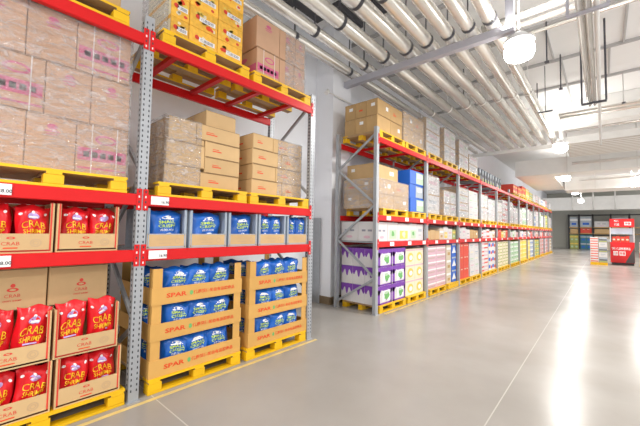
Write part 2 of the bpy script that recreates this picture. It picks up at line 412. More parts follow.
for i, (x, y) in enumerate(((-.85, 8.35), (-.75, 10.15), (-1.45, 11.7), (-2.9, 9.4), (-2.5, 10.3), (1.1, 8.0), (.5, 12.3))):
    b = MB(); b.tube((0, 0, 5.3), (0, 0, 6.199), .014, CLAMP if i < 4 else PIPEW, 8); b.box(-.04, .04, -.04, .04, 5.28, 5.31, CLAMP)
    tag(add('hanger_rod', b, None, (x, y, 0)), '%s thin rod hanging bare from the ceiling, %s' % (ORD[i], 'above the aisle' if x > -1.5 else 'above the silver pipes'), 'rod', 'bare hanger rods')
b = MB(); b.tube((-.16, 0, 0), (.16, 0, 0), .022, CLAMP, 8); b.tube((0, 0, .02), (0, 0, 1.28), .01, CLAMP, 6)
tag(add('hanging_hook', b, None, (-1.13, 10.6, 4.92)), 'dark curved hook bar hanging on a cable before the far pipe support', 'hook')
# big ducts and soffit
b = MB(); b.box(-4.9, 12, 14.0, 14.6, 5.35, 6.19, DUCT); tag(add('air_duct', b), 'white beam casing across the ceiling before the ribbed soffit', 'duct')
b = MB()
b.box(-1.05, 12, 15.3, 18.0, 5.0, 5.25, DUCT)
for i in range(18): b.box(-1.05, 12, 15.3 + .15 * i, 15.36 + .15 * i, 4.96, 5.0, RIBM if i % 2 == 0 else DUCT)
tag(add('ribbed_soffit', b), 'ribbed pale soffit panel hung across the aisle beneath the ceiling', 'soffit')
for i, (y, z, r) in enumerate(((12.6, 5.35, .05), (12.95, 5.35, .07), (15.0, 5.42, .05), (18.25, 4.75, .06), (24.0, 4.72, .05))):
    b = MB(); b.tube((-1.0, 0, 0), (12, 0, 0), r, PIPEW if i > 2 else PIPE, 12)
    tag(add('cross_pipe', b, None, (0, y, z)), ('slim silver pipe crossing the aisle past the trapeze hangers', 'thick silver pipe crossing the aisle past the trapeze hangers', 'silver pipe crossing the aisle over the edge of the ribbed soffit', 'white pipe crossing in front of the L-shaped duct', 'white pipe crossing in front of the second duct')[i], 'pipe', 'pipes crossing the aisle')
b = MB(); b.box(-3.28, 12, 18.6, 19.6, 4.4, 5.15, DUCT); b.box(-3.28, -1.78, 19.6, 25.6, 4.4, 5.15, DUCT)
tag(add('air_duct', b), 'big white L-shaped air duct across the aisle, first after the ribbed soffit', 'duct')
for i in range(9):
    b = MB(); b.box(-.02, .02, -.02, .02, 4.38, 6.2, PIPEW)
    if i < 4: tag(add('duct_hanger', b, None, (-1.2 + i * 1.15, 18.5, 0)), '%s white strap hanging down the front of the L-shaped duct' % ORD[i], 'strap', 'duct hanger straps')
b = MB(); b.box(-1.7, 12, 24.3, 26.2, 4.2, 4.95, DUCT); tag(add('air_duct', b), 'long white air duct right behind the L-shaped one', 'duct')
for i in range(3):
    b = MB(); b.box(-.03, .03, -.02, .02, 4.18, 6.2, PIPEW)
    tag(add('duct_hanger', b, None, (-.3 + i * 1.5, 24.2, 0)), '%s white strap hanging down the front of the second duct' % ORD[i], 'strap', 'duct hanger straps')
b = MB(); b.box(-4.9, 12, 41.6, 42.6, 4.0, 5.3, DUCT); tag(add('air_duct', b), 'last white duct spanning the end of the aisle before the back wall', 'duct')
for i in range(3):
    b = MB(); b.tube((0, 0, 4.0), (0, 0, 6.2), .05, PIPEW, 8)
    tag(add('duct_hanger', b, None, (-2.3 + i * 1.6, 41.4, 0)), '%s white pipe hanging in front of the last duct' % ORD[i], 'strap', 'duct hanger straps')
b = MB(); b.tube((0, 0, 0), (0, 5.5, 0), .013, PIPEW, 8)
sp = tag(add('sprinkler_pipe', b, None, (-4.36, 5.15, 4.52)), 'thin white sprinkler pipe leaving the wall pier above the long rack', 'pipe')
b = MB(); b.tube((0, -.02, -.05), (0, .05, .02), .045, PIPEW, 12); add('sprinkler_head', b, sp)
b = MB(); b.box(-4.90, -4.70, 5.40, 5.428, 0, 1.85, GALV)
tag(add('corner_guard', b), 'grey steel guard plate standing against the foot of the wall pier', 'guard')

# ------------------------------------------------------------------ racks
def upright_mb(holes):
    b = MB(); w = .088
    b.box(-.07, -.002, -w / 2, -w / 2 + .004, 0, 3.62, GALV); b.box(-.07, -.002, w / 2 - .004, w / 2, 0, 3.62, GALV)
    b.box(-.003, 0, -w / 2, w / 2, 0, 3.62, GALV)
    if holes:
        z = .09
        while z < 3.58:
            for sy in (-.024, .024): b.face([(.0012, sy - .006, z), (.0012, sy + .006, z), (.0012, sy + .005, z + .022), (.0012, sy - .005, z + .022)], HOLE)
            b.face([(-.05, -w / 2 - .0008, z), (-.028, -w / 2 - .0008, z), (-.028, -w / 2 - .0008, z + .022), (-.05, -w / 2 - .0008, z + .022)], HOLE)
            z += .05
    return b.mesh('upright')
FP = MB(); FP.box(-.085, .014, -.056, .056, 0, .008, GALV); FP = FP.mesh('foot_plate')
UPH, UPN = upright_mb(True), upright_mb(False)
def tag_mesh(t):
    b = MB(); b.box(-.003, 0, -.085, .085, -.04, .04, LABEL)
    if t: put_text(b, t, INK, front(.001), .05, -.012, .026)
    return b.mesh('price_tag')
TAGS = [tag_mesh('16.90'), tag_mesh('28.00'), tag_mesh('')]
def rack(root, frames, mid_support=True, holes=True):
    for y in frames:
        for x in (XF, XB):
            add('foot_plate', FP, add('upright', UPH if holes else UPN, root, (x, y, 0)))
        zz = [(XF - .04, 3.5), (XB - .03, 2.85), (XF - .04, 2.1), (XB - .03, 1.4), (XF - .04, .68), (XB - .03, .12)]
        for p, q in zip(zz, zz[1:]):
            b = MB(); b.bar((p[0], y, p[1]), (q[0], y, q[1]), .04, .03, GALV); add('brace', b, root)
    for y0, y1 in zip(frames, frames[1:]):
        a, c = y0 + .046, y1 - .046
        for z in (ZT, Z2, Z3):
            for k, (xa, xb) in enumerate(((XF - .05, XF + .003), (XB - .05, XB + .003))):
                b = MB(); b.cbox(xa, xb, a, c, z - .108, z, RED, .006)
                bm = add('beam', b, root)
                if k == 0:
                    for yy in (a - .0, c - .0):
                        s = -1 if yy == a else 1
                        e0, e1 = (yy - .040, yy + .006) if s < 0 else (yy - .006, yy + .040)
                        b = MB(); b.box(XF + .0035, XF + .007, e0, e1, z - .15, z + .05, RED)
                        for h in range(4):
                            zc = z - .13 + h * .048
                            b.face([(XF + .0078, (e0 + e1) / 2 - .006, zc), (XF + .0078, (e0 + e1) / 2 + .006, zc), (XF + .0078, (e0 + e1) / 2 + .006, zc + .02), (XF + .0078, (e0 + e1) / 2 - .006, zc + .02)], HOLE if h % 2 else STRAP)
                        add('beam_connector', b, bm)
            if z == Z3:
                b = MB(); b.box(XB + .005, XF - .052, a, c, z - .03, z - .002, GALV); add('shelf_panel', b, root)
            elif mid_support:
                for f in (.12, .38, .62, .88):
                    yy = a + f * (c - a)
                    b = MB(); b.box(XB + .004, XF - .052, yy - .03, yy + .03, z - .05, z - .002, RED); add('deck_support', b, root)
            else:
                for f in (.3, .7):
                    yy = a + f * (c - a)
                    b = MB(); b.box(XB + .004, XF - .052, yy - .03, yy + .03, z - .05, z - .002, RED); add('deck_support', b, root)
def ptag(root, y, z, k):
    add('price_tag', TAGS[k], root, (XF + .012, y, z - .05))
near = thing('pallet_rack', 'nearer steel pallet rack with red beams holding crab and blue snack displays', 'rack', (0, 0, 0), 'pallet racks along the wall')
rack(near, (-1.145, 1.2, 3.55))
ptag(near, 1.36, Z2, 0); ptag(near, 1.36, Z3, 0); ptag(near, .22, Z2, 1); ptag(near, .24, Z3, 1)
far = thing('pallet_rack', 'long pallet rack running down the aisle from the purple cartons to the back', 'rack', (0, 0, 0), 'pallet racks along the wall')
FR = [5.42 + 2.35 * i for i in range(13)]
rack(far, FR, mid_support=False, holes=False)
for i in range(12):
    for f in ((.18, .52, .85) if i < 4 else (.25, .7)):
        ptag(far, FR[i] + 2.35 * f, Z2, 2); ptag(far, FR[i] + 2.35 * (f + .06), Z3, 2)

# ------------------------------------------------------------------ pallets
def pallet_parts(w, d=.9):
    out = []
    m = MB()
    for k in range(7):
        x0 = -d + k * (d - .122) / 6
        m.box(x0, x0 + .122, -w / 2, w / 2, .118, .14, YEL if k in (0, 6) else WOOD, faces={'-z': WOOD})
    for sy in (-w / 2 + .06, 0, w / 2 - .06): m.box(-d, 0, sy - .05, sy + .05, .098, .118, WOOD, faces={'+x': YEL, '-x': YEL})
    out.append(('top_deck', m.mesh('top_deck'), (0, 0, 0)))
    bl = MB(); bl.cbox(-.05, .05, -.065, .065, .022, .098, YEL, .004); blm = bl.mesh('block')
    for sy in (-w / 2 + .066, 0, w / 2 - .066):
        for sx in (-.052, -d / 2, -d + .052): out.append(('block', blm, (sx, sy, 0)))
    for sx in (-.052, -d / 2, -d + .052):
        r = MB(); r.box(-.05, .05, -w / 2, w / 2, 0, .0215, YEL, faces={'-z': WOOD}); out.append(('runner', r.mesh('runner'), (sx, 0, 0)))
    return out
PAL = {}
def pallet(yc, z, w, label, group, x=-3.262, d=.9):
    key = (w, d)
    if key not in PAL:
        t = thing('pallet', label, 'pallet', (x, yc, z), group)
        for n, me, l in pallet_parts(w, d): add(n, me, t, l)
        PAL[key] = t; return t
    return dup(PAL[key], (x, yc, z), label, group)
PALS = {}
def pallet_small(yc, z, w, label, group, x=-3.262):
    if w not in PALS:
        m = MB()
        for n, me, l in pallet_parts(w):
            for p in me.polygons:
                m.face([(me.vertices[v].co.x + l[0], me.vertices[v].co.y + l[1], me.vertices[v].co.z + l[2]) for v in p.vertices], me.materials[p.material_index])
        PALS[w] = m.mesh('pallet')
    return tag(add('pallet', PALS[w], None, (x, yc, z)), label, 'pallet', group)

# ------------------------------------------------------------------ cartons
CM = {}
def carton_mesh(w, d, h, style, v=0):
    """front face at x = 0, depth towards -x, width along y centred, base at z = 0"""
    key = (round(w, 3), round(d, 3), round(h, 3), style, v)
    if key in CM: return CM[key]
    rnd = random.Random(str(key)); m = MB(); e = .0015
    base = {'kraft': KRAFT, 'kraftlight': KRAFT2, 'pinkband': KRAFTP, 'crest': KRAFTP, 'crabplain': KRAFT2, 'orange': ORNG, 'purple': WHITEB, 'sunny': CREAM,
            'pinkpack': PINKB, 'beige': BEIGE, 'blue': BLUE, 'red': REDB, 'white': WHITEB, 'whitered': WHITEB, 'whiteblue': WHITEB, 'limegrid': CREAM, 'green': LGREEN,
            'yellow': YEL2, 'bluegrey': GREYB, 'olive': OLIVE, 'dusty': TANP, 'teal': TEAL, 'whitepink': WHITEB, 'whitefront': KRAFT, 'whitegreen': WHITEB, 'tan': KRAFT2, 'panel': GREYM,
            'bluewrap': BLUE, 'redtop': REDB}[style]
    m.cbox(-d, 0, -w / 2, w / 2, 0, h, base, .006)
    F = front(e); E = endface(-w / 2 - e)
    y0, y1 = -w / 2 + .012, w / 2 - .012; x0, x1 = -d + .012, -.012
    if style in ('kraft', 'kraftlight', 'crabplain', 'crest', 'pinkband', 'tan'):
        m.box(-d + .01, -.01, -.03, .03, h - .001, h + .0006, TAPE)
        rect(m, E, x0 + (x1 - x0) * .46, x0 + (x1 - x0) * .54, h - .07, h - .008, TAPE)
        rect(m, F, y0, y1, h * .985 - .004, h * .985, KDARK); rect(m, F, y0, y1, .003, .008, KDARK)
        rect(m, E, x0, x1, h * .985 - .004, h * .985, KDARK)
    if style in ('kraft', 'kraftlight'):
        if v % 3 == 1: rect(m, F, w * .12, w * .3, h * .45, h * .7, LABEL); rect(m, E, x0 + .1, x0 + .19, h * .55, h * .75, LABEL)
        if v % 3 == 2:
            rect(m, F, -w * .3, -w * .05, h * .4, h * .47, ORANGEINK); rect(m, F, -w * .3, -w * .12, h * .53, h * .57, ORANGEINK)
            rect(m, E, x0 + d * .3, x0 + d * .62, h * .4, h * .5, ORANGEINK)
    if style == 'crest':
        disk(m, F, 0, h * .80, w * .11, h * .055, PINK); rect(m, F, -w * .15, w * .15, h * .70, h * .73, PINK)
        rect(m, F, -w * .12, w * .12, h * .65, h * .67, PINK)
    if style == 'pinkband':
        rect(m, F, y0, y1, h * .27, h * .52, PINK)
        for q in range(5): rect(m, F, y0 + .04 + q * (y1 - y0 - .06) / 5, y0 + .04 + (q + .7) * (y1 - y0 - .06) / 5, h * .34, h * .45, KRAFTP if q % 2 else LPRINT)
        disk(m, F, w * .05, h * .72, w * .22, h * .10, PINK, inner=.0); disk(m, front(e * 2), w * .05, h * .72, w * .16, h * .06, KRAFTP)
        rect(m, F, -w * .1, w * .2, h * .69, h * .735, PINK)
        rect(m, F, y0, y1, h * .10, h * .14, PINK)
        for q in (-.22, .27): rect(m, front(e * 3), w * q - .004, w * q + .004, 0, h, STRAP)
        rect(m, E, x0, x1, h * .27, h * .5, PINK); disk(m, E, -d / 2, h * .72, d * .15, h * .08, PINK)
    if style == 'crabplain':
        put_text(m, 'CRAB', REDINK, F, w * .03, h * .36, .026); put_text(m, 'CRISPY SHRIMP', REDINK, F, w * .03, h * .24, .012)
        disk(m, F, w * .03, h * .5, .035, .016, REDINK, inner=.55); disk(m, F, w * .03, h * .6, .015, .015, REDINK)
    if style == 'orange':
        for q in range(9): blob(m, F, rnd.uniform(y0 + .04, y1 - .04), rnd.uniform(.04, h - .04), rnd.uniform(.018, .04), (YEL2, CREAM, ORNG, ORANGEINK)[q % 4 if q != 3 else 0], rnd)
        rect(m, front(e * 2), -w * .18, w * .40, h * .40, h * .62, LABEL)
        put_text(m, '优质蜜柑', GREYINK, front(e * 3), w * .11, h * .51, h * .15, wfix=w * .46)
        disk(m, front(e * 2), -w * .24, h * .56, h * .11, h * .11, REDINK); disk(m, front(e * 2), w * .28, h * .20, h * .09, h * .07, REDB)
        rect(m, E, x0, x1, h * .1, h * .9, CREAM)
    if style == 'orangeend': pass
    if style == 'purple':
        for fn, a, c in ((F, y0 - .011, y1 + .011), (E, x0 - .011, x1 + .011)):
            n = 14; zt = h - .002
            pts = [fn(a + (c - a) * q / n, h * (.66 - .13 * math.sin(q * 1.1) - (.12 if q in (6, 7, 8) else 0))) for q in range(n + 1)]
            m.face(pts + [fn(c, zt), fn(a, zt)], PURPLE)
        m.box(-d + .004, -.004, -w / 2 + .004, w / 2 - .004, h - .001, h + .001, PURPLE)
        G = front(e * 2)
        rect(m, F, y0, y0 + w * .16, .01, h * .8, PURPLE); rect(m, F, y1 - w * .1, y1, .01, h * .8, PURPLE); rect(m, F, y0, y1, .004, h * .1, PURPLE)
        rect(m, G, -w * .16, w * .36, h * .16, h * .74, LABEL); blob(m, front(e * 3), w * .12, h * .42, w * .17, GREEN, rnd)
        disk(m, front(e * 4), w * .08, h * .6, w * .13, h * .08, LGREEN); put_text(m, 'MILK', PURPLE, front(e * 4), w * .1, h * .22, h * .07)
    if style == 'sunny':
        disk(m, F, 0, h * .45, w * .32, h * .3, YEL2); disk(m, front(e * 2), w * .04, h * .42, w * .18, h * .16, LABEL); rect(m, F, y0, y1, h * .86, h * .95, PINKB)
    if style == 'pinkpack':
        rect(m, F, y0, y1, h * .55, h * .75, LABEL); rect(m, F, y0 + w * .1, y1 - w * .1, h * .18, h * .36, TANP)
    if style in ('white', 'whitefront'):
        if style == 'whitefront': rect(m, F, y0, y1, .02, h - .02, WHITEB)  # film glare on the kraft front, painted as a white panel
        G = front(e * 2)
        rect(m, G, y0 + w * .15, y1 - w * .2, h * .55, h * .72, (GREYB, PINKB, LGREEN, CREAM)[v % 4]); rect(m, G, y0 + w * .2, y1 - w * .35, h * .3, h * .36, GREYB)
    if style == 'whitepink':
        for fn, a, c in ((F, y0, y1), (E, x0, x1)):
            wd = c - a; rect(m, fn, a + wd * .2, a + wd * .42, h * .5, h * .6, GREYINK); rect(m, fn, a + wd * .55, a + wd * .8, h * .5, h * .6, GREYINK); disk(m, fn, a + wd * .5, h * .22, wd * .2, h * .07, PINKB)
    if style == 'whitered':
        for q in range(2): rect(m, F, y0, y1, h * (.12 + .5 * q), h * (.3 + .5 * q), REDB if v % 2 == 0 else PINKB)
    if style == 'whiteblue':
        rect(m, F, y0, 0, h * .3, h * .75, BLUE); rect(m, F, w * .1, y1, h * .2, h * .6, REDB)
    if style == 'whitegreen':
        rect(m, F, y0 + w * .12, y1 - w * .12, h * .12, h * .6, LGREEN if v % 2 else YEL2); blob(m, front(e * 2), 0, h * .4, w * .16, GREEN if v % 2 else CREAM, rnd)
    if style == 'red':
        for q in range(2): blob(m, F, w * (-.2 + .4 * q), h * .5, h * .17, ORANGEINK, rnd); rect(m, F, w * (-.3 + .4 * q), w * (-.12 + .4 * q), h * .75, h * .84, CREAM)
    if style == 'blue':
        m.face([F(y0, h * .2), F(y1, h * .2), F(0, h * .7)], LABEL); rect(m, F, y0, y1, h * .78, h * .9, GREYB)
    if style == 'limegrid':
        rect(m, F, y0 + .02, y1 - .02, h * .15, h * .85, OLIVE); rect(m, front(e * 2), y0 + .05, y1 - .05, h * .3, h * .7, CREAM)
    if style in ('green', 'yellow', 'bluegrey', 'olive', 'dusty', 'beige', 'teal'):
        rect(m, F, y0, y1, h * .62, h * .8, {'green': LABEL, 'yellow': CREAM, 'bluegrey': LABEL, 'olive': YEL2, 'dusty': PINKB, 'beige': LABEL, 'teal': GREYB}[style])
        rect(m, F, y0 + w * .2, y1 - w * .2, h * .2, h * .42, {'green': GREEN, 'yellow': ORNG, 'bluegrey': BLUE, 'olive': LGREEN, 'dusty': REDB, 'beige': KRAFT, 'teal': BLUE}[style])
    if style == 'bluewrap':
        rect(m, F, y0 + w * .42, y1, h * .08, h * .9, GREYB if v % 2 else LGREEN); rect(m, front(e * 2), y0 + w * .5, y1 - .05, h * .5, h * .8, LABEL)
    if style == 'redtop': rect(m, F, y0 + .05, y1 - .05, h * .3, h * .6, ORNG)
    if style == 'panel':
        for q in range(3): rect(m, F, y0, y1, h * (.1 + .3 * q), h * (.3 + .3 * q), (OLIVE, DARK, GREYB)[q])
    CM[key] = m.mesh('carton'); return CM[key]
KINDS = {'purple': ('milk_carton', 'milk carton'), 'orange': ('fruit_carton', 'fruit carton'), 'panel': ('crate', 'crate'), 'pinkpack': ('pack', 'pack'), 'kraft': ('brown_carton', 'brown carton'), 'kraftlight': ('brown_carton', 'brown carton'),
         'crest': ('printed_carton', 'printed carton'), 'pinkband': ('printed_carton', 'printed carton'), 'whitefront': ('wrapped_carton', 'wrapped carton'), 'bluewrap': ('wrapped_carton', 'wrapped carton')}
def carton(y0, y1, z0, z1, x, d, style, label, group, v=0, name=None, cat=None, rz=0.0):
    name, cat = KINDS.get(style, ('product_carton', 'carton'))
    g = .0015
    w = round(y1 - y0 - 2 * g, 3)
    return tag(add(name, carton_mesh(w, d, round(z1 - z0 - .001, 3), style, v), None, (x, (y0 + y1) / 2, z0), rz), label, cat, group)

# film shells
def film(x0, x1, y0, y1, z0, z1, label, group='stretch film round pallet loads', seed=0, rough=.012):
    rnd = random.Random(seed); m = MB()
    ph = [rnd.uniform(0, 6.28) for _ in range(8)]
    def off(a, b): return rough * (1.1 + .5 * math.sin(9 * a + 5 * b + ph[0]) + .35 * math.sin(17 * a - 13 * b + ph[1]) + .25 * math.sin(31 * b + 8 * a + ph[2]))
    n, k = 16, 14
    def grid(fn):
        i0 = len(m.v)
        for i in range(n + 1):
            for j in range(k + 1): m.v.append(fn(i / n, j / k))
        for i in range(n):
            for j in range(k):
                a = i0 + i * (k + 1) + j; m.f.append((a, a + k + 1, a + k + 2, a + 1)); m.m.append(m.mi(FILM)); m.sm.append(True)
    def ed(u): return min(1, 8 * u, 8 * (1 - u))
    dz, dy, dx = z1 - z0, y1 - y0, x1 - x0
    p = rough
    grid(lambda u, v: (x1 + .004 + off(y0 + u * dy, v * dz) * ed(u), y0 - p * .5 + u * (dy + p), z0 + .003 + v * dz))
    grid(lambda u, v: (x0 - .004 - off(y0 + u * dy, v * dz) * ed(u), y1 + p * .5 - u * (dy + p), z0 + .003 + v * dz))
    grid(lambda u, v: (x0 - p * .5 + u * (dx + p), y0 - .003 - off(u * dx, v * dz) * ed(u) * .8, z0 + .003 + v * dz))
    grid(lambda u, v: (x1 + p * .5 - u * (dx + p), y1 + .003 + off(u * dx, v * dz) * ed(u) * .8, z0 + .003 + v * dz))
    grid(lambda u, v: (x0 + v * dx, y1 - u * dy, z1 + .004 + .6 * rough * ed(u) * ed(v)))
    o = add('stretch_film', m); return tag(o, label, 'film', group)

# ------------------------------------------------------------------ snack bags
def bag_mesh(kind, w, h, t, seed):
    rnd = random.Random(seed); m = MB(); nu, nv = 14, 18
    foil = REDFOIL if kind == 'red' else BLUEFOIL
    ph = [rnd.uniform(0, 6.28) for _ in range(6)]
    def surf(y, z):
        u = max(-1, min(1, 2 * y / w)); v = max(0, min(1, z / h))
        a = max(0, 1 - abs(u) ** 3.0) ** .55; bb = max(0, 1 - abs(2 * v / .97 - 1) ** 8) ** .6 if v < .97 else 0
        wr = .010 * math.sin(7 * u + 4 * v + ph[0]) + .008 * math.sin(12 * v - 8 * u + ph[1]) + .005 * math.sin(21 * u + 15 * v + ph[2])
        return max(.003, (t / 2 + wr) * a * bb + .003)
    def sq(y, z):
        v = z / h
        return y * (1 - .06 * math.sin(math.pi * min(1, v)) ** .8 + .035 * math.sin(9 * v + ph[3]) * v) + .008 * math.sin(6 * v + ph[4])
    def top(y, z): return -(z / h) ** 2 * (.012 + .012 * math.sin(9 * y / w + ph[5]) + .007 * abs(2 * y / w) ** 3)
    for side in (1, -1):
        i0 = len(m.v)
        for i in range(nu + 1):
            for j in range(nv + 1):
                y, z = -w / 2 + w * i / nu, h * j / nv
                m.v.append((side * surf(y, z), sq(y, z), z + top(y, z)))
        for i in range(nu):
            for j in range(nv):
                a = i0 + i * (nv + 1) + j; q = (a, a + nv + 1, a + nv + 2, a + 1)
                m.f.append(q if side > 0 else q[::-1]); m.m.append(m.mi(foil)); m.sm.append(True)
    fn = lambda y, z: (surf(y, z) + .004, sq(y, z), z + top(y, z))
    f2 = lambda y, z: (surf(y, z) + .006, sq(y, z), z + top(y, z))
    k = h / .36
    if kind == 'red':
        put_text(m, 'CRAB', YPRINT, f2, .0, .215 * k, .052 * k, wfix=w * .66, bold=.03, arc=.012)
        put_text(m, 'SHRIMP', YPRINT, f2, .0, .158 * k, .034 * k, wfix=w * .60, bold=.01)
        disk(m, fn, 0, .275 * k, w * .17, .026 * k, LPRINT); rect(m, f2, -w * .13, w * .13, .262 * k, .276 * k, WPRINT)
        for q in (-.09, 0, .09): disk(m, f2, q * w / .25, .302 * k, .012, .012, WPRINT, 8)
        rect(m, fn, -w * .2, w * .2, .126 * k, .136 * k, LPRINT); disk(m, f2, 0, .088 * k, w * .09, .018 * k, LPRINT)
        for q in (-.28, -.16, .16, .28): disk(m, f2, q * w, .098 * k, .010, .009, WPRINT, 8)
        put_text(m, 'CRISPY', YPRINT, f2, 0, .088 * k, .012 * k, wmax=w * .2)
    else:
        disk(m, fn, 0, .292 * k, w * .15, .017 * k, WPRINT); rect(m, fn, -w * .2, w * .2, .272 * k, .284 * k, WPRINT)
        put_text(m, 'SMALL', LIME, f2, .0, .248 * k, .030 * k, wfix=w * .48, bold=.02)
        put_text(m, 'CRISPY', LIME, f2, .0, .208 * k, .030 * k, wfix=w * .52, bold=.015)
        put_text(m, '香脆米饼', WPRINT, f2, .0, .170 * k, .022 * k, wfix=w * .40, bold=0)
        disk(m, fn, w * .05, .112 * k, w * .11, .030 * k, WPRINT); disk(m, f2, w * .16, .10 * k, w * .06, .018 * k, REDINK, 8)
    return m.mesh('snack_bag')
BAGS = {}
def bag(kind, x, y, z, w, h, label, group, t=.11, v=0, rz=0.0, lean=0.0, roll=0.0):
    key = (kind, w, h, t, v)
    if key not in BAGS: BAGS[key] = bag_mesh(kind, w, h, t, str(key))
    o = add('snack_bag', BAGS[key], None, (x, y, z)); o.rotation_euler = (roll, lean, rz)
    return tag(o, label, 'snack bag', group)

def display_carton_mesh(w, d, h, fh, style):
    m = MB(); tk = .006; e = .0012
    side, ln, inner = (KRAFT2, REDINK, KRAFT2) if style == 'crab' else (BLUEGREY, BLUEGREY, KRAFT2)
    m.box(-d, 0, -w / 2, w / 2, 0, tk, side); m.box(-d, -d + tk, -w / 2, w / 2, tk, h, side)
    for s in (-1, 1):
        a, c = (-w / 2, -w / 2 + tk) if s < 0 else (w / 2 - tk, w / 2)
        m.box(-d + tk, 0, a, c, tk, h, side)
        a, c = (-w / 2 + tk, -w / 2 + .026) if s < 0 else (w / 2 - .026, w / 2 - tk)
        m.box(-tk, 0, a, c, fh, h, KRAFT2 if style == 'crab' else BLUEGREY)
    m.box(-tk, 0, -w / 2 + tk, w / 2 - tk, tk, fh, KRAFT2)
    F = front(e); E = endface(-w / 2 - e)
    b = .011
    for y0, y1, z0, z1 in ((-w / 2 + .012, w / 2 - .012, .012, .012 + b), (-w / 2 + .012, w / 2 - .012, fh - .008, fh - .001) if style == 'blue' else (-w / 2 + .012, w / 2 - .012, .012, .012 + b),
                           (-w / 2 + .012, -w / 2 + .012 + b, .012, h), (w / 2 - .012 - b, w / 2 - .012, .012, h)): rect(m, F, y0, y1, z0, z1, ln)
    if style == 'crab':
        put_text(m, 'CRAB', REDINK, F, -.02, fh * .5, .026, wfix=.10, bold=0); disk(m, F, -.02, fh * .78, .025, .009, REDINK, inner=.5)
        rect(m, F, -.06, .02, fh * .25, fh * .31, ORANGEINK); disk(m, F, w * .27, fh * .52, .036, .032, TAPE, inner=.72); disk(m, F, w * .27, fh * .52, .02, .018, TAPE, inner=.6)
        rect(m, E, -d + .03, -d + .04, .02, h - .02, REDINK); rect(m, E, -.04, -.03, .02, h - .02, REDINK)
    else:
        put_text(m, 'SMALL CRISPY', TAPE, F, -w * .06, fh * .6, .018, bold=0); rect(m, F, -w * .2, w * .1, fh * .34, fh * .4, TAPE); disk(m, F, w * .27, fh * .52, .03, .03, TAPE, inner=.7)
        for q in range(5): rect(m, E, -d + .08, -.1, h * (.2 + .13 * q), h * (.23 + .13 * q), GREYB)
        rect(m, E, -.06, -.045, .02, h - .02, LABEL)
    return m.mesh('display_carton')
DC = {}
def display_carton(y0, y1, z, h, style, label, group, fh=.148, d=.5, x=-3.285):
    w = round(y1 - y0, 3); key = (w, h, style, d)
    if key not in DC: DC[key] = display_carton_mesh(w, d, h, fh, style)
    return tag(add('display_carton', DC[key], None, (x, (y0 + y1) / 2, z)), label, 'display carton', group)

# ------------------------------------------------------------------ NEAR RACK, crab bay
pallet(.545, .0025, 1.17, 'yellow pallet on the floor under the crab snack cartons', 'pallets of the near rack')
pallet(.545, Z2 + .001, 1.05, 'yellow pallet under the pink printed cartons wrapped in film', 'pallets of the near rack')
pallet(.50, ZT + .001, 1.05, 'yellow pallet on the top beam above the pink printed cartons', 'pallets of the near rack')
ZP = .141 + .0025
g = 'red crab display cartons'
crab = [(.16, .605, ZP, 'on the floor pallet'), (.63, 1.09, ZP, 'on the floor pallet'), (.145, .585, ZP + .392, 'in the second layer'), (.605, 1.055, ZP + .392, 'in the second layer'),
        (.115, .565, Z3 + .001, 'on the shelf'), (.582, 1.02, Z3 + .001, 'on the shelf')]
for i, (a, c, z, where) in enumerate(crab):
    sd = ('at picture edge', 'beside the upright')[i % 2]
    h = .388
    display_carton(a, c, z, h, 'crab', 'open kraft carton of red crab snacks %s, %s' % (where, sd), g)
    bw = .222 if i > 1 else .222
    for q in range(2):
        y = (a + c) / 2 + (-.5 + q) * (c - a - .03) * .5
        tall = i in (2, 3)
        zz = z + .008 + (.05 if i in (4, 5, 0, 1) and q == 1 else 0) * 0
        bag('red', -3.395 + .015 * ((i + q) % 2), y, zz, .215, .44 if tall else .365,
            'red crab shrimp bag, %s of two in carton %s, %s' % (('first', 'second')[q], where, sd), 'red crab shrimp bags', t=.10, v=(i + q) % 3,
            rz=R.uniform(-.06, .06), lean=(.10 if tall else .02), roll=R.uniform(-.09, .09) * (1 if not tall else .6))
    for q in range(2):
        if i in (2, 3): continue
        y = (a + c) / 2 + (-.5 + q) * (c - a - .03) * .46
        bag('red', -3.56, y, z + .008, .20, .375, 'red crab bag behind the %s one, carton %s, %s' % (('first', 'second')[q], where, sd), 'red crab shrimp bags', t=.10, v=(i + q + 1) % 3)
# closed cartons of the third layer
for a, c, sd in ((.135, .575, 'cut by the picture edge'), (.582, 1.01, 'beside the upright')):
    carton(a, c, ZP + .392 + .389, ZP + .392 + .389 + .325, -3.47, .42, 'crabplain', 'closed kraft carton with red crab print under the shelf, %s' % sd, 'closed crab cartons')

# pink printed cartons on the second level
ZB = Z2 + .001 + .141
rows = [([(-.01, .368, 'crest'), (.37, .688, 'crest'), (.69, 1.085, 'pinkband')], 0), ([(.09, .468, 'pinkband'), (.47, .778, 'crest'), (.78, 1.085, 'crest')], 1),
        ([(-.02, .338, 'crest'), (.34, .658, 'crest'), (.66, 1.075, 'pinkband')], 2)]
cw = (('cut by the picture edge', 'in the middle', 'beside the upright'))
for r, (cs, k) in enumerate(rows):
    for j, (a, c, s) in enumerate(cs):
        carton(a, c, ZB + .437 * r, ZB + .437 * (r + 1), -3.345, .6, s, 'pink printed carton in film, %s row, %s' % (('bottom', 'middle', 'top')[r], cw[j]), 'pink printed cartons in the crab bay', v=j)
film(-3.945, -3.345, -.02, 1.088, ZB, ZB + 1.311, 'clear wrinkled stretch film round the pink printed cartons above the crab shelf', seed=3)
for j, (a, c) in enumerate(((.03, .50), (.505, .975))):
    carton(a, c, ZT + .142, ZT + .5, -3.36, .6, 'kraft', 'kraft carton on the top pallet over the crab bay, %s' % ('at the picture edge', 'nearer the upright')[j], 'top cartons over the crab bay')

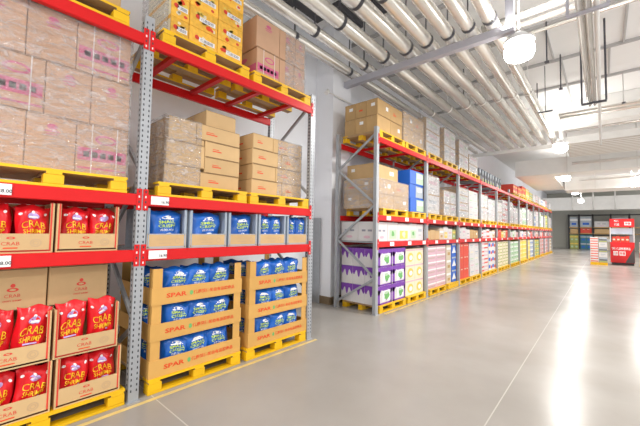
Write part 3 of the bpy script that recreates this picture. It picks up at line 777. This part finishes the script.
# ------------------------------------------------------------------ NEAR RACK, blue bay
pallet(1.845, .0025, 1.04, 'yellow floor pallet under the cardboard display next to the middle upright', 'pallets of the near rack')
pallet(2.965, .0025, 1.04, 'yellow floor pallet under the cardboard display at the rack end', 'pallets of the near rack')
pallet(1.865, Z2 + .001, 1.05, 'yellow pallet under the brown cartons above the first blue snack cartons', 'pallets of the near rack')
pallet(2.965, Z2 + .001, 1.05, 'yellow pallet under the brown cartons at the rack end', 'pallets of the near rack')
pallet(1.85, ZT + .001, 1.05, 'yellow pallet under the orange fruit cartons at the top', 'pallets of the near rack')
pallet(2.965, ZT + .001, 1.05, 'yellow pallet under the pink printed cartons at the top rack end', 'pallets of the near rack')
# cardboard displays
tw = 1.03; td = .86
def tray_mesh():
    m = MB(); h = .165; tk = .006
    m.box(-td, 0, -tw / 2, tw / 2, 0, tk, DISPK)
    m.box(-tk, 0, -tw / 2, tw / 2, tk, h, DISPK); m.box(-td, -td + tk, -tw / 2, tw / 2, tk, h, DISPK)
    for a, c in ((-tw / 2, -tw / 2 + tk), (tw / 2 - tk, tw / 2)): m.box(-td + tk, -tk, a, c, tk, h, DISPK)
    F = front(.0015)
    put_text(m, 'SPAR', ORANGEINK, F, -.27, h * .5, .045, wfix=.21, bold=.03); disk(m, F, -.115, h * .5, .018, .024, GREEN)
    put_text(m, '优质超值的自有品牌商品', ORANGEINK, F, .16, h * .5, .042, wfix=.50, bold=.02)
    E = endface(-tw / 2 - .0015); put_text(m, 'SPAR', ORANGEINK, E, -td / 2, h * .5, .045, wfix=.21)
    return m.mesh('tray')
TR = tray_mesh()
pm = MB(); pm.box(0, .006, -.045, .045, 0, 1.035, DISPK); pm.box(-.08, 0, -.045, -.039, 0, 1.035, DISPK); PFL = pm.mesh('corner_post')
pm = MB(); pm.box(0, .006, -.045, .045, 0, 1.035, DISPK); pm.box(-.08, 0, .039, .045, 0, 1.035, DISPK); PFR = pm.mesh('corner_post')
pm = MB(); pm.box(0, .006, -.045, .045, 0, 1.035, DISPK); PBK = pm.mesh('corner_post')
for dn, yc in enumerate((1.845, 2.99)):
    nm = ('beside the middle upright', 'at the rack end')[dn]
    t = thing('cardboard_display', 'three tier cardboard pallet display of blue snack bags %s' % nm, 'cardboard display', (-3.275, yc, ZP), 'cardboard pallet displays')
    for k in range(3): add('tray', TR, t, (0, 0, .345 * k))
    add('corner_post', PFL, t, (-.0145, -tw / 2 + .055, .0065)); add('corner_post', PFR, t, (-.0145, tw / 2 - .055, .0065))
    add('corner_post', PBK, t, (-td + .008, -tw / 2 + .055, .0065)); add('corner_post', PBK, t, (-td + .008, tw / 2 - .055, .0065))
    for k in range(3):
        tier = ('bottom', 'middle', 'top')[k]; z = ZP + .345 * k + .008
        for q in range(3):
            y = yc + (-1 + q) * .275
            if q == 0: y += .03
            if q == 2: y -= .03
            bag('blue', -3.386 + .006 * ((k + q) % 2), y, z, .325, .35 if k == 2 else .336, 'blue snack bag, %s tier, %s along, display %s' % (tier, ORD[q], nm),
                'blue snack bags in the cardboard displays', t=.14, v=(k * 2 + q + dn * 3) % 6, rz=R.uniform(-.09, .09), roll=R.uniform(-.09, .09))
        for q in range(2):
            bag('blue', -3.62 - .25 * q, yc - tw / 2 + .16, z, .28, .33, 'blue snack bag at the side, %s tier, row %s, display %s' % (tier, ('two', 'three')[q], nm),
                'blue snack bags in the cardboard displays', t=.12, v=(k + q) % 4, rz=-.9 + R.uniform(-.1, .1))
        if k == 2:
            for q in range(2):
                bag('blue', -3.56, yc + .02 + q * .27, z, .29, .345, 'blue bag behind the top tier, %s, display %s' % (('in the middle', 'at its end')[q], nm),
                    'blue snack bags in the cardboard displays', t=.12, v=q)
# blue shelf cartons
BC = [(1.262, 1.655), (1.692, 2.135), (2.165, 2.575), (2.605, 3.06), (3.095, 3.495)]
for i, (a, c) in enumerate(BC):
    display_carton(a, c, Z3 + .001, .395, 'blue', 'grey blue open carton of blue snacks, %s from the middle upright' % ORD[i], 'blue display cartons on the shelf', d=.55)
    spec = ([(.0, .36, -.07)], [(.0, .40, .0)], [(.0, .37, .05)], [(-.1, .225, .0), (.1, .225, .1)], [(-.09, .20, 0), (.09, .20, -.12)])[i]
    for q, (dy, w, ro) in enumerate(spec):
        bag('blue', -3.385, (a + c) / 2 + dy, Z3 + .012, w, .38, 'blue snack bag on the shelf, %sfront of the %s grey blue carton' % (('', '')[0] if len(spec) == 1 else ('first ', 'second ')[q], ORD[i]),
            'blue snack bags on the shelf', t=.12, v=i % 4, roll=ro * .4, rz=R.uniform(-.12, .12))
    bag('blue', -3.54, (a + c) / 2 + (.04 if i % 2 else -.04), Z3 + .012, .33, .375, 'blue snack bag behind, inside the %s grey blue carton' % ORD[i], 'blue snack bags on the shelf', t=.11, v=(i + 2) % 4, rz=.1)

# brown cartons above the blue shelf
g = 'brown cartons by the middle upright'
L = [(1.46, 1.86, 0, .222, 'bottom row, against the upright'), (1.862, 2.38, 0, .185, 'bottom row, far end'), (1.475, 1.91, .222, .482, 'middle row, against the upright'), (1.912, 2.385, .185, .37, 'second row, far end'),
     (1.49, 1.80, .482, .738, 'upper row, against the upright'), (1.802 + .11, 2.385, .37, .555, 'third row, far end'), (1.802, 2.38, .555, .738, 'fourth row, far end'), (1.95, 2.36, .738, .945, 'alone on top')]
for a, c, z0, z1, nm in L:
    if nm.startswith('upper'): c = 1.80
    carton(a, c, ZB + z0, ZB + z1, -3.43 - (.07 if 'alone' in nm else 0), .62, 'kraftlight', 'brown carton of the pallet above the blue snacks, %s' % nm, g, v=(2 if 'far' in nm else 0))
carton(1.803, 1.908, ZB + .482, ZB + .553, -3.44, .6, 'kraftlight', 'slim brown carton wedged in the middle of the stack above the blue snacks', g)
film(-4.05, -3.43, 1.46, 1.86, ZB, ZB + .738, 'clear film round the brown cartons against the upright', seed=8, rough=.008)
g = 'brown cartons at the rack end'
for r, sm in enumerate((3.10, 2.98, 3.08, 2.93)):
    for j, (a, c) in enumerate(((2.575 + .01 * (r % 2), sm), (sm, 3.49))):
        carton(a, c, ZB + .203 * r, ZB + .203 * (r + 1), -3.43, .62, 'kraftlight', 'brown carton at the rack end, %s row from the pallet, %s' % (ORD[r], ('near side', 'far side')[j]), g, v=2)
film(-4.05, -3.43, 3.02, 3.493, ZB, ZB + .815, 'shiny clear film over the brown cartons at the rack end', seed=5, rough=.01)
# orange cartons on top
ZTB = ZT + .001 + .141
cols = ((1.44, 1.64), (1.643, 1.985), (1.988, 2.335))
for r in range(4):
    for j, (a, c) in enumerate(cols):
        carton(a, c, ZTB + .236 * r, ZTB + .236 * (r + 1), -3.37, .62, 'orange', 'orange printed fruit carton, %s row up, %s from the upright' % (ORD[r], ORD[j]), 'orange fruit cartons on top of the near rack', v=r * 3 + j)
film(-4.05, -3.99 + .55, 1.405, 1.437, ZTB, ZTB + .95, 'white film hanging at the side of the orange fruit cartons', seed=12, rough=.012)
g = 'pink printed cartons at the top rack end'
for r, cs in enumerate(([(2.59, 2.985), (2.988, 3.27), (3.273, 3.5)], [(2.575, 2.98), (2.983, 3.29), (3.293, 3.495)])):
    for j, (a, c) in enumerate(cs):
        carton(a, c, ZTB + .43 * r, ZTB + .43 * (r + 1), -3.41, .6, 'pinkband' if (r, j) == (0, 0) else 'crest', 'pink printed carton at the top rack end, %s row, %s from orange cartons' % (('lower', 'upper')[r], ORD[j]), g, v=j)
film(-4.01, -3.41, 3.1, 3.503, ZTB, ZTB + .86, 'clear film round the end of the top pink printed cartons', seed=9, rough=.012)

# ------------------------------------------------------------------ LONG RACK
SIDE = ('near side', 'far side', 'third along')
ROWN = {1: ('only',), 2: ('bottom', 'top'), 3: ('bottom', 'middle', 'top'), 4: ('bottom', 'second', 'third', 'top'), 5: ('bottom', 'second', 'third', 'fourth', 'top'), 6: ('bottom', 'second', 'third', 'fourth', 'fifth', 'top')}
DESC = {'kraft': 'brown carton', 'kraftlight': 'brown carton', 'purple': 'purple milk carton', 'sunny': 'cream carton with yellow print', 'pinkpack': 'pale pink pack', 'beige': 'beige carton', 'blue': 'blue carton',
        'red': 'red carton', 'white': 'white carton', 'whitefront': 'glare-white fronted carton', 'whitered': 'red striped white carton', 'whiteblue': 'blue printed white carton', 'limegrid': 'lime framed carton', 'green': 'pale green carton',
        'yellow': 'yellow carton', 'bluegrey': 'blue grey carton', 'olive': 'olive carton', 'dusty': 'dusty pink carton', 'bluewrap': 'blue carton', 'panel': 'dark striped crate', 'redtop': 'red carton', 'whitepink': 'white carton', 'whitegreen': 'printed white carton', 'tan': 'tan carton', 'teal': 'teal carton'}
cnt = {'floor': 0, 'middle': 0, 'top': 0}
def load(lvl, y0, y1, style, rows, cols, h, depth=1, wrap=False, small=True, x=-3.33, dx=.8, pal=True, jit=0.0):
    k = cnt[lvl]; cnt[lvl] += 1
    zb = {'floor': .0025, 'middle': Z2 + .001, 'top': ZT + .001}[lvl]
    pw = min(1.1, round(y1 - y0, 2)); grp = 'pallets of the long rack'
    place = '%s %s pallet of the long rack' % (ORD[k], {'floor': 'floor', 'middle': 'mid-level', 'top': 'top-level'}[lvl])
    if pal:
        (pallet_small if small else pallet)((y0 + y1) / 2, zb, pw, 'yellow pallet, the ' + place.replace('pallet of', 'one along'), grp)
    z = zb + .141; ch = h / rows; w = (y1 - y0 - .04) / cols; dd = dx / depth
    for r in range(rows):
        j = R.uniform(-jit, jit)
        for c in range(cols):
            for q in range(depth):
                if q > 0 and c > 0: continue
                nm = '%s, %s row %s%s, %s' % (DESC[style], ROWN[rows][r], SIDE[c] if cols > 1 else 'front', '' if depth == 1 else (' front', ' middle', ' back')[q], place)
                carton(y0 + .02 + w * c, y0 + .02 + w * (c + 1), z + ch * r, z + ch * (r + 1), x - dd * q - (.002 * q) + j, round(dd - .002, 3), style, nm, DESC[style] + 's, ' + place, v=(r + c) % 4 + (q % 2))
    if wrap:
        film(x - dx, x + jit, y0 + .018, y1 - .018, z, z + h, 'stretch film wrapped round the load on the ' + place, seed=k + len(lvl) * 31, rough=.01)
def item_row(y0, items, lvlz, bay):
    y = y0
    for n, (style, w, h, d) in enumerate(items):
        carton(y, y + w - .008, lvlz, lvlz + h, -3.33, d, style, '%s, %s from the start on the low shelf of bay %s' % (DESC[style], ORD[n], ORD[bay]), 'cartons on the low shelf, bay %s of the long rack' % ORD[bay], v=n)
        y += w
B = FR
# bay 1
load('floor', B[0] + .06, B[0] + 1.28, 'purple', 3, 2, 1.09, depth=3, small=False, x=-3.30, dx=.86)
load('floor', B[0] + 1.32, B[0] + 2.29, 'sunny', 3, 2, 1.05, small=False)
load('middle', B[0] + .06, B[0] + 1.48, 'kraft', 2, 2, .60, depth=2, small=False, wrap=True)
load('middle', B[0] + 1.52, B[0] + 2.29, 'bluewrap', 3, 1, .98, wrap=False, small=False, jit=.012)
load('top', B[0] + .06, B[0] + 1.14, 'kraft', 2, 2, .66, depth=3, small=False, jit=.008)
load('top', B[0] + 1.18, B[0] + 2.29, 'kraft', 2, 2, .72, wrap=True, small=False)
carton(B[0] + .2, B[0] + 1.2, Z2 + .142 + .601, Z2 + .142 + .93, -3.46, .68, 'kraftlight', 'long brown carton lying across the top of the first mid-level brown stack', 'brown cartons, first mid-level pallet of the long rack', v=1)
item_row(B[0] + .07, [('whitepink', .46, .39, .42), ('whitegreen', .44, .39, .42), ('whitegreen', .54, .37, .42), ('whitegreen', .40, .39, .42), ('white', .36, .38, .42)], Z3 + .001, 0)
carton(B[0] + .07, B[0] + .5, Z3 + .001, Z3 + .391, -3.755, .42, 'whitepink', 'white carton behind the first one on the low shelf, seen through the rack end', 'cartons on the low shelf, bay first of the long rack')
# bay 2
load('floor', B[1] + .06, B[1] + 1.42, 'pinkpack', 6, 2, 1.08)
load('floor', B[1] + 1.46, B[1] + 1.86, 'beige', 3, 1, 1.08)
load('floor', B[1] + 1.88, B[1] + 2.29, 'blue', 3, 1, 1.14)
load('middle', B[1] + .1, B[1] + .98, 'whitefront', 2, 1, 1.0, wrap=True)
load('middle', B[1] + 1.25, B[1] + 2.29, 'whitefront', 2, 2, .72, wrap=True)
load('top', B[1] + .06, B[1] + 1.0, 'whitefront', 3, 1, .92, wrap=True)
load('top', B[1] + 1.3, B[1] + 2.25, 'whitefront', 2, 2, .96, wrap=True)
item_row(B[1] + .07, [('tan', .3, .24, .4), ('tan', .3, .26, .4), ('tan', .3, .24, .4), ('beige', .3, .3, .4), ('whitegreen', .34, .34, .4), ('white', .34, .3, .4), ('olive', .3, .28, .4)], Z3 + .001, 1)
# bay 3
load('floor', B[2] + .06, B[2] + 1.14, 'red', 3, 2, 1.1)
load('floor', B[2] + 1.2, B[2] + 2.29, 'white', 5, 2, 1.08, jit=.012)
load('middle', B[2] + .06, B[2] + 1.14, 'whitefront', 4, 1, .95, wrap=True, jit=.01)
load('middle', B[2] + 1.2, B[2] + 2.25, 'white', 4, 2, .95, jit=.02)
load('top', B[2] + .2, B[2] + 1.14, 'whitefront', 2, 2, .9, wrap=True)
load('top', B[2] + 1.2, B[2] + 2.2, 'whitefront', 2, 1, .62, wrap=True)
item_row(B[2] + .07, [('white', .4, .33, .4), ('white', .4, .36, .4), ('whitepink', .4, .3, .4), ('kraft', .4, .3, .4), ('kraft', .5, .28, .4)], Z3 + .001, 2)
# bays 4 to 12
FL = [('whitered', 4), ('whiteblue', 4), ('limegrid', 4), ('limegrid', 4), ('green', 5), ('green', 5), ('yellow', 5), ('yellow', 5), ('yellow', 4), ('bluegrey', 4), ('olive', 4), ('olive', 4),
      ('dusty', 4), ('dusty', 4), ('pinkpack', 4), ('dusty', 4), ('dusty', 4), ('beige', 4)]
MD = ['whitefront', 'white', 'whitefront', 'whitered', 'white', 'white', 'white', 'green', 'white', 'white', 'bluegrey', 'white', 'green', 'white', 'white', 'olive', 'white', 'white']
SH = [['whitered', 'whitered', 'whitered', 'white', 'beige'], ['red', 'red', 'yellow', 'limegrid', 'red'], ['green', 'white', 'green', 'white', 'dusty'], ['dusty', 'white', 'bluegrey', 'dusty', 'whitered'], ['dusty', 'beige', 'bluegrey', 'red', 'dusty'],
      ['dusty', 'whitered', 'dusty', 'beige', 'dusty'], ['dusty', 'dusty', 'white', 'dusty', 'red'], ['beige', 'dusty', 'white', 'dusty', 'dusty'], ['dusty', 'white', 'dusty', 'dusty', 'beige']]
for n, i in enumerate(range(3, 12)):
    for q in range(2):
        s, r = FL[n * 2 + q]; a = B[i] + .06 + 1.13 * q
        load('floor', a, a + 1.08, s, r, 2 if n < 5 else 1, 1.1 - .03 * (n % 3))
        s = MD[n * 2 + q]
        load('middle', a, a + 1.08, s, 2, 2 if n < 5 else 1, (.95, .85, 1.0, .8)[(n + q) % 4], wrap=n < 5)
    item_row(B[i] + .1, [(s, .42, .26 + .08 * ((m * 7 + i) % 3) / 2, .4) for m, s in enumerate(SH[n])], Z3 + .001, i)
TP = [('panel', 'panel'), ('panel', None), (None, 'redtop'), ('redtop', 'redtop'), ('yellow', 'olive'), ('white', 'whitered'), ('white', 'bluegrey'), ('white', 'dusty'), (None, 'white')]
for n, i in enumerate(range(3, 12)):
    for q in range(2):
        s = TP[n][q]; a = B[i] + .06 + 1.13 * q
        if s == 'panel':
            for c in range(3):
                yy = a + .06 + .37 * c
                carton(yy, yy + .17, ZT + .002, ZT + .50, -3.34, .8, 'panel', 'dark striped crate on edge on the top beams, %s in its row' % ORD[(n * 2 + q) * 3 + c], 'dark crates standing on edge on the top beams')
        elif s:
            load('top', a, a + 1.08, s, 2, 2 if n < 5 else 1, (.6, .5, .55, .45)[(n + q) % 4])

# ------------------------------------------------------------------ end of the aisle
t = thing('shelving_unit', 'black framed shelving against the back wall holding green and blue cartons', 'shelving', (0, 44.6, 0))
for i, x in enumerate((-2.85, -1.95, -.82, .6, 2.0, 3.4)):
    b = MB(); b.box(x - .06, x + .06, -.06, .06, 0, 3.7, BLACKM); b.box(x - .06, x + .06, .84, .96, 0, 3.7, BLACKM); add('upright', b, t)
for z in (1.7, 2.35, 3.66):
    b = MB(); b.box(-2.79, 3.34, -.05, .95, z - .09, z, BLACKM if z > 3 else KRAFT); add('shelf', b, t)
g = 'cartons in the black shelving at the back'
for i, (x0, x1, z0, z1, s, nm) in enumerate(((-2.76, -2.4, .0, .78, 'olive', 'lower olive carton'), (-2.39, -2.03, 0, .78, 'olive', 'second lower olive carton'), (-2.76, -2.4, .785, 1.5, 'olive', 'upper olive carton'), (-2.39, -2.03, .785, 1.5, 'olive', 'second upper olive carton'),
        (-1.87, -1.4, 0, .78, 'teal', 'lower teal carton'), (-1.38, -.9, 0, .78, 'teal', 'second lower teal carton'), (-1.87, -1.4, .785, 1.5, 'teal', 'upper teal carton'), (-1.38, -.9, .785, 1.5, 'teal', 'second upper teal carton'),
        (-2.7, -2.05, 1.7, 2.15, 'tan', 'tan carton'), (-1.85, -.92, 1.7, 2.2, 'red', 'red carton'), (-.7, .5, 1.7, 2.15, 'tan', 'wide tan carton'),
        (-2.74, -2.05, 2.35, 3.4, 'bluegrey', 'tall grey carton'), (-1.86, -.92, 2.35, 3.45, 'bluegrey', 'second tall grey carton'), (-.7, .45, 2.35, 2.95, 'whitepink', 'white bundle'),
        (-.7, .5, 0, 1.4, 'beige', 'tall beige carton'), (.72, 1.9, 2.35, 3.3, 'bluegrey', 'third tall grey carton'), (.72, 1.9, 1.7, 2.2, 'red', 'second red carton'))):
    me = carton_mesh(round(x1 - x0, 3), .8, round(z1 - z0, 3), s, i % 3)
    tag(add('carton', me, None, ((x0 + x1) / 2, 44.62, z0 + .001), -math.pi / 2), '%s in the black shelving against the back wall' % nm, 'carton', g)
# pallet packs in front of the promotion stand
for pi, (xc, nm, s) in enumerate(((-.38, 'red striped', 'whitered'), (-.03, 'dark patterned', 'panel'))):
    o = pallet_small(0, 0, .34, 'small yellow pallet under the %s packs by the promotion stand' % nm, 'pallets by the promotion stand'); o.location = (xc, 22.5, .001); o.rotation_euler[2] = -math.pi / 2
    for r in range(5):
        me = carton_mesh(.33, .8, .258, s if pi == 0 or r % 2 == 0 else 'white', r % 2 * 0)
        tag(add('pack', me, None, (xc, 22.53, .143 + .26 * r), -math.pi / 2), '%s pack, %s row, in the stack by the promotion stand' % (nm, ROWN[5][r]), 'pack', 'packs stacked by the promotion stand')
def nf(y): return lambda x, z: (x, y, z)
PRED = mat('promotion_red', (.75, .015, .02), .45)
t = thing('promotion_stand', 'red promotion stand with header sign and white lettering at the aisle end', 'promotion stand', (.74, 23.5, 0))
b = MB(); b.box(-.47, .47, 0, .7, .12, 1.2, PRED)
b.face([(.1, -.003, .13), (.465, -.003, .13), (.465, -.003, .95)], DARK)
put_text(b, '超值优选特惠商品', WPRINT, nf(-.004), -.05, .86, .14, wfix=.72); rect(b, nf(-.004), -.36, -.17, .5, .72, WPRINT); rect(b, nf(-.004), -.12, .12, .5, .72, WPRINT)
put_text(b, '特惠', PRED, nf(-.006), 0, .61, .15, wfix=.2); put_text(b, '优选', PRED, nf(-.006), -.265, .61, .13, wfix=.16); add('counter', b, t)
b = MB(); b.box(-.44, .44, .05, .65, 0, .119, BLACKM); add('plinth', b, t)
b = MB(); b.box(-.48, .48, -.01, .1, 2.0, 2.44, PRED)
put_text(b, '超值', WPRINT, nf(-.014), -.2, 2.32, .12, wfix=.2); put_text(b, '优选', WPRINT, nf(-.014), -.2, 2.14, .12, wfix=.2)
rect(b, nf(-.014), .1, .36, 2.1, 2.28, WPRINT); put_text(b, '特惠', PRED, nf(-.017), .23, 2.19, .12, wfix=.2); add('header_sign', b, t)
for x in (-.46, .46):
    b = MB(); b.box(x - .02, x + .02, .02, .07, 1.201, 1.999, WHITEB); add('post', b, t)
b = MB(); b.box(-.43, .43, .05, .5, 1.62, 1.66, GREYB); b.box(-.43, .43, .48, .5, 1.66, 1.95, GREYB); add('glass_shelf', b, t)
for i in range(4):
    b = MB(); b.cbox(-.08, .08, -.1, .1, 0, .3 + .04 * (i % 2), REDB, .01); rect(b, nf(-.102), -.05, .05, .1, .18, CREAM)
    tag(add('gift_box', b, None, (.42 + .175 * i, 23.75, 1.201)), 'red packet standing on the promotion counter, %s from the dark patterned packs' % ORD[i], 'packet', 'red packets on the promotion counter')
b = MB(); b.cbox(-.1, .1, -.06, .06, 0, .36, GREYM, .01); b.cbox(-.07, .07, -.04, .04, .361, .42, GREYM, .01)
tag(add('payment_terminal', b, None, (1.1, 23.75, 1.201)), 'grey upright device at the end of the promotion counter', 'device')
o = pallet_small(0, 0, 1.0, 'yellow pallet under the colourful packs at the picture edge past the promotion stand', 'pallets by the promotion stand'); o.location = (1.85, 22.3, .001); o.rotation_euler[2] = -math.pi / 2
for r in range(4):
    for c in range(2):
        me = carton_mesh(.48, .8, .27, ('yellow', 'red', 'limegrid', 'whitered')[(r + c) % 4], 0)
        tag(add('pack', me, None, (1.6 + .49 * c, 22.33, .143 + .272 * r), -math.pi / 2), 'colourful pack past the promotion stand, %s row, %s column' % (ROWN[4][r], ORD[c]), 'pack', 'colourful packs past the promotion stand')
